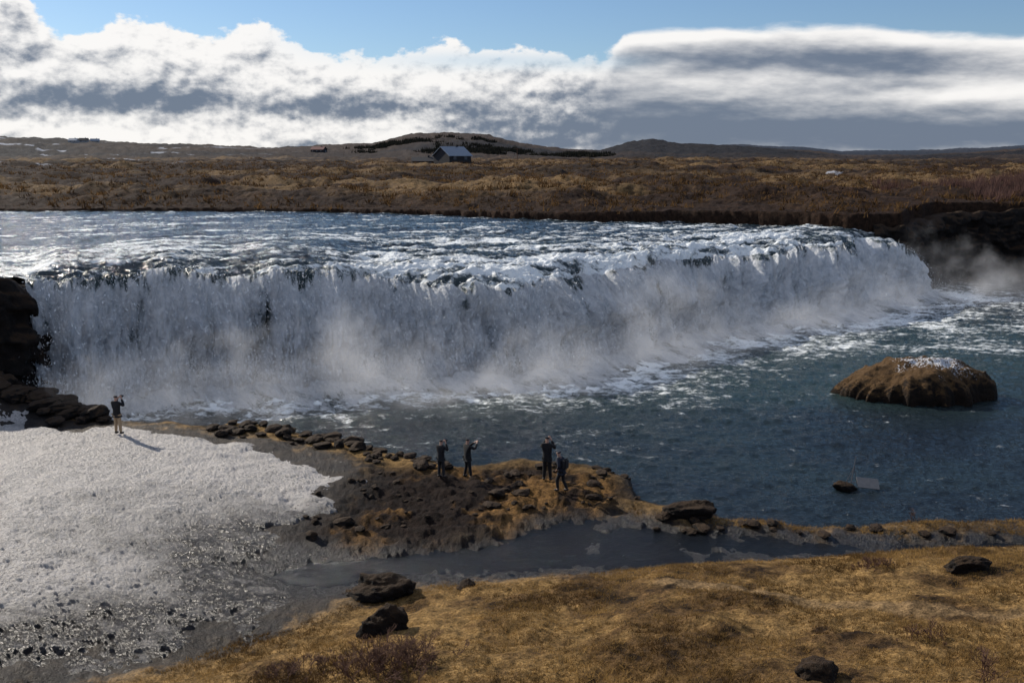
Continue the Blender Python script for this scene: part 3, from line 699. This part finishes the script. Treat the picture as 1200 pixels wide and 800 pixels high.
blades('far_wood', np.column_stack([X, Y, Z])[kk], r.uniform(1.5, 4, kk.sum()), np.full(kk.sum(), .6), .35, m_blade('conifer_mat', (.014, .016, .014), (.035, .032, .024), .1), 8, 9, ('dark low wood of conifers on the hill behind the house', 'wood'))

# ---------------------------------------------------------------- people
def skin(name, verts, edges, radii, mat, parent, sub=2, root=0):
    me = bpy.data.meshes.new(name); me.from_pydata([Vector(v) for v in verts], edges, [])
    o = bpy.data.objects.new(name, me); C.objects.link(o)
    md = o.modifiers.new('s', 'SKIN')
    lay = me.skin_vertices[0].data
    for i, rd in enumerate(radii):
        lay[i].radius = rd if isinstance(rd, tuple) else (rd, rd); lay[i].use_root = (i == root)
    md.use_smooth_shade = True
    sb = o.modifiers.new('b', 'SUBSURF'); sb.levels = sub; sb.render_levels = sub
    dg = bpy.context.evaluated_depsgraph_get(); dg.update()
    m2 = bpy.data.meshes.new_from_object(o.evaluated_get(dg)); m2.name = name; m2.materials.clear(); m2.materials.append(mat)
    m2.polygons.foreach_set('use_smooth', [True]*len(m2.polygons))
    bpy.data.objects.remove(o); return link(bpy.data.objects.new(name, m2), parent)
M_skin = simple('skin', (.45, .27, .20), .6, .1); M_black = simple('black_cloth', (.008, .008, .010), .9, .3, 20, .3)
M_navy = simple('navy_cloth', (.010, .014, .028), .85, .3, 20, .3); M_khaki = simple('khaki_cloth', (.40, .29, .18), .9, .2, 20, .3)
M_grey = simple('dark_grey_cloth', (.02, .02, .023), .85, .2, 20, .3); M_hair = simple('dark_hair', (.02, .013, .01), .6, .3); M_shoe = simple('boot', (.02, .016, .014), .6, .2)
M_plastic = simple('black_plastic', (.01, .01, .01), .3, .1)
def person(loc, rz, scale, arms, legs, lean, jacket, pants, hat, label, held=None, pack=False):
    e = bpy.data.objects.new('person', None); C.objects.link(e); e.location = loc; e.rotation_euler = (0, 0, rz); e.scale = (scale,)*3
    tag(e, label, 'person', 'people on the near bank')
    lx, ly = lean
    pel = (0, 0, .93); wai = (lx*.3, ly*.3, 1.10); che = (lx*.8, ly*.8, 1.30); nk = (lx, ly, 1.475); hb = (lx*1.05, ly*1.05+.01, 1.56); hm = (lx*1.1, ly*1.1+.02, 1.635); ht = (lx*1.1, ly*1.1+.01, 1.70)
    V = [pel, wai, che, nk, hb, hm, ht]; R_ = [(.14, .10), (.13, .095), (.15, .10), .055, (.068, .075), (.074, .088), (.055, .065)]; E = [(0, 1), (1, 2), (2, 3), (3, 4), (4, 5), (5, 6)]
    nose = (hm[0], hm[1]+.105, hm[2]-.03); V.append(nose); R_.append(.012); E.append((5, len(V)-1))
    jV = [pel, wai, che, (lx*.95, ly*.95, 1.44), (lx, ly, 1.50)]; jR = [(.185, .14), (.17, .13), (.19, .14), (.11, .09), .075]; jE = [(0, 1), (1, 2), (2, 3), (3, 4)]
    jV.append((0, 0, .80)); jR.append((.185, .145)); jE.append((0, 5))
    for sgn, (el, wr) in zip((-1, 1), arms):
        shd = (lx*.9+sgn*.175, ly*.9, 1.40); el = Vector(el); wr = Vector(wr)
        d = (wr-el).normalized(); hand = wr+d*.075
        k = len(V); V += [shd, tuple(el), tuple(wr), tuple(hand)]; R_ += [.055, .042, .028, (.036, .022)]; E += [(2, k), (k, k+1), (k+1, k+2), (k+2, k+3)]
        side = d.cross(Vector((0, 0, 1)));
        side = side.normalized() if side.length > .1 else Vector((1, 0, 0))
        for fi in range(4):
            o_ = side*(fi-1.5)*.021; ln_ = (.06, .072, .068, .052)[fi]
            p1 = hand+o_+d*.02; p2 = p1+d*ln_*.55; p3 = p2+(d*.4+Vector((-sgn*.7, .3, 0))).normalized()*ln_*.5
            k2 = len(V); V += [tuple(p1), tuple(p2), tuple(p3)]; R_ += [.009, .0085, .007]; E += [(k+3, k2), (k2, k2+1), (k2+1, k2+2)]
        th = wr+d*.03+Vector((-sgn*.03, .01, .01)); th2 = th+(d+Vector((-sgn*.6, .2, .2))).normalized()*.045
        k2 = len(V); V += [tuple(th), tuple(th2)]; R_ += [.011, .009]; E += [(k+2, k2), (k2, k2+1)]
        j = len(jV); jV += [shd, tuple(el), tuple(wr-d*.02)]; jR += [.085, .066, .048]; jE += [(2, j), (j, j+1), (j+1, j+2)]
    tV = [(0, 0, .95)]; tR = [(.15, .12)]; tE = []
    for sgn, (kn, an) in zip((-1, 1), legs):
        hip = (sgn*.085, 0, .86); kn = Vector(kn); an = Vector(an)
        k = len(V); toe = an+Vector((sgn*.02, .13, -.055)); V += [hip, tuple(kn), tuple(an), tuple(toe)]; R_ += [.085, .055, .036, .03]; E += [(0, k), (k, k+1), (k+1, k+2), (k+2, k+3)]
        j = len(tV); tV += [hip, tuple(kn), tuple(an+Vector((0, 0, .0)))]; tR += [.105, .076, .062]; tE += [(0, j), (j, j+1), (j+1, j+2)]
        skin('boot', [tuple(an+Vector((0, -.02, .03))), tuple(an+Vector((0, -.03, -.035))), tuple(an+Vector((sgn*.01, .08, -.045))), tuple(toe+Vector((0, .03, -.0)))], [(0, 1), (1, 2), (2, 3)], [.06, .056, .052, .04], M_shoe, e, 2)
    skin('body', V, E, R_, M_skin, e, 2)
    skin('jacket', jV, jE, jR, jacket, e, 2); skin('trousers', tV, tE, tR, pants, e, 2)
    skin('hair' if hat is M_hair else 'hat', [(hm[0], hm[1]-.035, hm[2]-.02), (hm[0], hm[1]-.015, hm[2]+.04), (ht[0], ht[1], ht[2]+.01)], [(0, 1), (1, 2)], [(.085, .08), (.092, .098), (.06, .07)], hat, e, 2)
    eyes = []
    for sx_e in (-1, 1): eyes.append(((hm[0]+sx_e*.03, hm[1]+.07, hm[2]+.005), (hm[0]+sx_e*.03, hm[1]+.088, hm[2]+.005), .012, .008))
    tube_mesh('eyes', eyes, M_plastic, e, 6)
    if pack:
        boxm('backpack', (lx*.6, ly*.6-.24, 1.22), (.32, .20, .46), M_grey, e, bev=.06)
    if held:
        w = Matrix.Translation(loc) @ Matrix.Rotation(rz, 4, 'Z') @ Matrix.Scale(scale, 4)
        h = bpy.data.objects.new(held[0], None); C.objects.link(h); h.location = w @ Vector(held[1]); h.rotation_euler = (0, 0, rz); tag(h, held[2], held[0].replace('_', ' '))
        if held[0] == 'camera':
            boxm('camera_body', (0, 0, 0), (.14, .06, .10), M_plastic, h, bev=.012); tube_mesh('lens', [((0, .03, 0), (0, .12, 0), .036, .04)], M_plastic, h, 12); boxm('viewfinder', (0, 0, .06), (.05, .05, .03), M_plastic, h, bev=.006)
        else:
            boxm('phone_body', (0, 0, 0), (.15, .01, .075), M_plastic, h, bev=.004); boxm('screen', (0, -.008, 0), (.138, .003, .066), M_glass, h)
    return e
armcam = [((-.27, .16, 1.24), (-.09, .24, 1.53)), ((.27, .16, 1.24), (.09, .24, 1.53))]
armout = [((-.24, .22, 1.28), (-.08, .42, 1.46)), ((.24, .22, 1.28), (.08, .42, 1.46))]
stand = [((-.10, .02, .50), (-.12, 0, .10)), ((.10, .02, .50), (.13, 0.02, .10))]
stand2 = [((-.12, .03, .50), (-.19, -.03, .10)), ((.12, .03, .50), (.18, .06, .10))]
walk = [((-.10, .16, .52), (-.10, .12, .12)), ((.10, .0, .50), (.10, -.20, .13))]
Q1 = P1+Vector((0, 0, .08))
person(Q1, -.35, 1.06, armcam, stand, (0, .0), M_black, M_khaki, M_hair, 'person in black jacket and khaki trousers photographing from the edge of the snow', ('camera', (0, .34, 1.60), 'small black camera held by the person in khaki trousers'))
person(P2, -.55, .98, armcam, stand, (0, .02), M_black, M_grey, M_hair, 'person all in black with camera to the face, left of the shore pair', ('camera', (0, .34, 1.60), 'black camera held by the left person of the pair at the shore'))
person(P3, -.95, 1.04, armout, stand2, (0, .0), M_black, M_black, M_hair, 'person all in black, legs apart, holding a phone out, right of the shore pair', ('phone', (0, .53, 1.53), 'dark phone held out by the right person of the pair at the shore'))
person(P4, -.3, 1.14, armcam, stand, (0, .0), M_black, M_black, M_black, 'tall person in dark clothes standing on the spit, left of the walking one', ('camera', (0, .34, 1.60), 'black camera held by the tall person on the spit'))
person(P5, 1.0, 1.0, [((-.30, -.05, 1.16), (-.22, .10, .98)), ((.33, .0, 1.16), (.24, .14, .98))], walk, (0, .12), M_navy, M_black, M_navy, 'person in dark navy jacket and hood walking, leaning forward, lowest of the group', None, pack=True)

# ---------------------------------------------------------------- spray
r = np.random.default_rng(21)
def sprayset(n, rowfun, spread, up_, s0, s1):
    ii = r.integers(0, n_c, n); jj = rowfun(n)
    p = FVv[jj, ii]+r.normal(0, 1, (n, 3))*np.array(spread)
    p[:, 2] += np.abs(r.normal(0, up_, n)); return p, r.uniform(s0, s1, n)**1
pa, sa = sprayset(60000, lambda n: np.clip((r.beta(1.1, 1.4, n)*210).astype(int)+4, 0, n_r-1), (.25, .25, .22), .03, .008, .035)
pb, sb_ = sprayset(70000, lambda n: np.clip((190+r.beta(1.2, 2.2, n)*75).astype(int), 0, n_r-1), (.8, .8, .3), .9, .008, .03)
P = np.vstack([pa, pb]); S_ = np.concatenate([sa, sb_]); n = len(P)
T = P[:, None, :]+r.normal(0, 1, (n, 3, 3))*S_[:, None, None]*np.array([1, 1, 1.8])
tag(np_mesh('spray', T.reshape(-1, 3), np.arange(n*3).reshape(-1, 3), M_spray, smooth=False), 'white spray droplets flying off the waterfall', 'spray', kind='stuff')

# mist volume
g = N('mist_mat'); Pn = g.n('ShaderNodeNewGeometry').outputs['Position']
sep = g.n('ShaderNodeSeparateXYZ', {0: Pn}); x_, y_, z_ = sep.outputs
fc = g.n('ShaderNodeFloatCurve'); cu = fc.mapping.curves[0]
bx = (L[:, :2]+out_)[i0:]
xs = np.linspace(bx[:, 0].min(), bx[:, 0].max(), 12); ysb = np.interp(xs, bx[:, 0], bx[:, 1])
pts = [((a+30)/80, (b-45)/60) for a, b in zip(xs, ysb)]
cu.points[0].location = (0, pts[0][1]); cu.points[1].location = (1, pts[-1][1]+.02)
for a, b in pts: cu.points.new(min(max(a, .001), .999), b)
fc.mapping.update()
g.set(fc.inputs['Value'], g.m_('DIVIDE', g.m_('ADD', x_, 30), 80, clamp=True)); fc.inputs[0].default_value = 1
yb = g.m_('ADD', g.m_('MULTIPLY', fc.outputs[0], 60), 45)
d_ = g.m_('MULTIPLY', g.m_('SUBTRACT', yb, y_), .87)
k1 = g.m_('MULTIPLY', g.ss(d_, -2.0, 2.0), g.ss(d_, 3.0, 10.5, 1.0, 0.0))
k1 = g.m_('MULTIPLY', k1, g.ss(x_, 40, 54, 1.0, 0.5))
hN = g.noise(Pn, .14, 5, .62)
midb = g.m_('MULTIPLY', g.ss(x_, -20, -8), g.ss(x_, 24, 10))
topz = g.m_('ADD', g.m_('ADD', g.m_('MULTIPLY', g.m_('SUBTRACT', hN, .43), 28), .8), g.m_('MULTIPLY', midb, 1.8))
k2 = g.ss(g.m_('SUBTRACT', topz, z_), -.5, 6.0)
nn_ = g.ss(g.noise(Pn, .38, 7, .68), .40, .66, .10, 1.0)
den = g.m_('MULTIPLY', g.m_('MULTIPLY', k1, k2), g.m_('MULTIPLY', nn_, .20))
vs = g.n('ShaderNodeVolumeScatter', {'Color': rgb(.99, .98, .99), 'Density': den, 'Anisotropy': .45})
em = g.n('ShaderNodeEmission', {'Color': rgb(.96, .95, .98), 'Strength': g.m_('MULTIPLY', den, .34)})  # faint self-glow added in place of multiply scattered light
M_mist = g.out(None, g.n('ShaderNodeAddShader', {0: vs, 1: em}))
ringV = []; cols = np.linspace(i0, nc-1, 40).astype(int)
for c_ in cols:
    b0 = L[c_, :2]+out_[c_]
    for (dd, z) in ((-3, .1), (-3, 8.2), (3, 8.2), (11, 4.0), (11, .1)):
        pnt = b0+np.array([.5, -.866])*dd; ringV.append((pnt[0], pnt[1], z))
b0 = np.array(ringV[-5:]); ext = b0+np.array([14, 8, 0]); ringV += [tuple(v) for v in ext]
m_ = len(ringV)//5; Fm = []
for i in range(m_-1):
    for k in range(5): Fm.append((i*5+k, i*5+(k+1) % 5, (i+1)*5+(k+1) % 5, (i+1)*5+k))
Fm += [(0, 4, 3, 2, 1), tuple((m_-1)*5+k for k in range(5))]
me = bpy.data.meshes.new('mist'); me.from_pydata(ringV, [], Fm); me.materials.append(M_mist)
tag(link(bpy.data.objects.new('mist', me)), 'sunlit mist with a faint added glow hanging over the foot of the waterfall', 'mist', kind='stuff')

# ---------------------------------------------------------------- world
SAZ = math.atan2(-.78, .62); SEL = math.radians(30)
w = bpy.data.worlds.new('World'); bpy.context.scene.world = w; w.use_nodes = True
g = N('w', w)
sky = g.n('ShaderNodeTexSky', sky_type='NISHITA', sun_disc=False, sun_elevation=SEL, sun_rotation=SAZ, air_density=1.0, dust_density=.25, ozone_density=2.0)
vec = g.n('ShaderNodeTexCoord').outputs['Generated']; sp_ = g.n('ShaderNodeSeparateXYZ', {0: vec})
azn = g.m_('ARCTAN2', sp_.outputs[0], sp_.outputs[1]); eln = g.m_('ARCSINE', sp_.outputs[2])
u_ = g.m_('MULTIPLY', azn, 11.0); v_ = g.m_('MULTIPLY', eln, 11.0)
def an(px): return math.atan((px-600)/FP/1.0)*11
rk_ = g.ss(u_, an(640), an(780))
def dens(du, dv):
    cv = g.n('ShaderNodeCombineXYZ', {0: g.m_('ADD', u_, du), 1: g.m_('MULTIPLY', g.m_('ADD', v_, dv), 1.5), 2: 3.7}).outputs[0]
    a = g.noise(cv, 1.1, 10, .56); b = g.noise(cv, 3.8, 8, .60)
    c1 = g.m_('ADD', g.m_('MULTIPLY', g.m_('SUBTRACT', a, .5), 1.0), g.m_('MULTIPLY', g.m_('SUBTRACT', b, .5), .42))
    cv2 = g.n('ShaderNodeCombineXYZ', {0: g.m_('MULTIPLY', g.m_('ADD', u_, du), .50), 1: g.m_('MULTIPLY', g.m_('SUBTRACT', g.m_('ADD', v_, dv), g.m_('MULTIPLY', u_, -.03)), 1.7), 2: 1.3}).outputs[0]
    c2 = g.m_('MULTIPLY', g.m_('SUBTRACT', g.noise(cv2, 1.0, 9, .56), .5), 1.1)
    mxn = g.n('ShaderNodeMix', {0: rk_, 2: c1, 3: c2}, data_type='FLOAT'); return mxn.outputs[0]
d0 = dens(0, 0); d1 = dens(-.05, .07)
fc = g.n('ShaderNodeFloatCurve'); cu = fc.mapping.curves[0]
prof = [(0,10),(50,26),(90,54),(130,50),(170,38),(250,40),(310,44),(345,56),(375,78),(440,84),(480,68),(560,66),(640,72),(700,78),(730,48),(800,42),(900,43),(1000,50),(1090,62),(1200,64)]
cu.points[0].location = (0, .70); cu.points[1].location = (1, .52)
for a, b in prof: cu.points.new((an(a)+8)/16, (185-b)/240)
fc.mapping.update(); fc.inputs[0].default_value = 1
g.set(fc.inputs['Value'], g.m_('DIVIDE', g.m_('ADD', u_, 8), 16, clamp=True))
top = g.m_('MULTIPLY', fc.outputs[0], 2.40)
below = g.m_('SUBTRACT', top, v_)
smooth_r = g.ss(u_, an(700), an(760), 1.1, .45)
dist_ = g.m_('ADD', below, g.m_('MULTIPLY', d0, smooth_r))
alpha = g.ss(dist_, -.02, .08)
def gb(px, py, sx, sy, a):
    q1 = g.m_('DIVIDE', g.m_('SUBTRACT', u_, an(px)), sx/100); q2 = g.m_('DIVIDE', g.m_('SUBTRACT', v_, (185-py)/100), sy/100)
    e = g.m_('EXPONENT', g.m_('MULTIPLY', g.m_('ADD', g.m_('MULTIPLY', q1, q1), g.m_('MULTIPLY', q2, q2)), -1)); return g.m_('MULTIPLY', e, a)
gap = 0.0
for a in [(570,78,120,10,.45),(400,60,50,14,.3),(690,80,60,8,.3)]: gap = g.m_('ADD', gap, gb(*a))
alpha = g.m_('MULTIPLY', alpha, g.m_('SUBTRACT', 1.0, gap, clamp=True))
dark = .0
for a in [(100,126,220,16,.55),(40,80,100,10,.25),(300,122,170,10,.35),(520,132,200,10,.40),(650,150,300,9,.20),(900,80,170,19,.75),(1050,95,120,12,.35),(900,125,260,15,.50),(1080,155,340,18,.75),(700,110,90,10,.3),(950,172,400,14,.55),(800,150,200,12,.4),(650,168,120,10,.35)]: dark = g.m_('ADD', dark, gb(*a))
for a in [(150,158,250,9,-.40),(1130,122,90,8,-.6),(520,100,110,12,-.4),(780,56,90,6,-.3),(1100,66,100,5,-.3),(200,70,180,18,-.20)]: dark = g.m_('ADD', dark, gb(*a))
rel = g.m_('MULTIPLY', g.m_('SUBTRACT', d0, d1), g.ss(rk_, 0, 1, 3.8, 2.6))
dk = g.m_('ADD', g.m_('ADD', dark, g.m_('MULTIPLY', d0, g.ss(rk_, 0, 1, .7, .9))), g.m_('MULTIPLY', rel, -1.0))
dk = g.m_('ADD', dk, g.ss(below, .0, .25, -.38, .06))
cl = g.mix(g.ss(dk, -.30, .90), rgb(8.7, 8.5, 8.3), rgb(1.4, 1.75, 2.4))
skc = g.mix(1.0, sky.outputs[0], rgb(.66, .76, .90), 'MULTIPLY')
hi = g.noise(vec, 2.6, 6, .6)
hia = g.m_('MULTIPLY', g.ss(hi, .42, .58), g.ss(eln, .50, .75))  # unseen high clouds, added overhead to brighten the ambient light
base = g.mix(g.m_('MULTIPLY', hia, .85), skc, rgb(7.5, 7.6, 7.8))
allsky = g.mix(g.m_('MULTIPLY', alpha, .97), base, cl)
bg = g.n('ShaderNodeBackground', {'Color': allsky, 'Strength': .112})
g.n('ShaderNodeOutputWorld', {0: bg.outputs[0]})

sd = bpy.data.lights.new('sun', 'SUN'); sd.energy = 5.0; sd.angle = math.radians(.5); sd.color = (1, .92, .80)
so = bpy.data.objects.new('sun', sd); C.objects.link(so)
dirv = Vector((math.sin(SAZ)*math.cos(SEL), math.cos(SAZ)*math.cos(SEL), math.sin(SEL)))
so.rotation_euler = dirv.to_track_quat('Z', 'Y').to_euler()
cam = bpy.data.cameras.new('cam'); cam.lens = 33; cam.sensor_width = 36; cam.clip_end = 20000; cam.clip_start = .3
co_ = bpy.data.objects.new('cam', cam); C.objects.link(co_); co_.location = (0, 0, CZ); co_.rotation_euler = (math.pi/2-TH, 0, 0)
bpy.context.scene.camera = co_
sc = bpy.context.scene; sc.view_settings.view_transform = 'Standard'; sc.view_settings.look = 'None'; sc.view_settings.exposure = 0
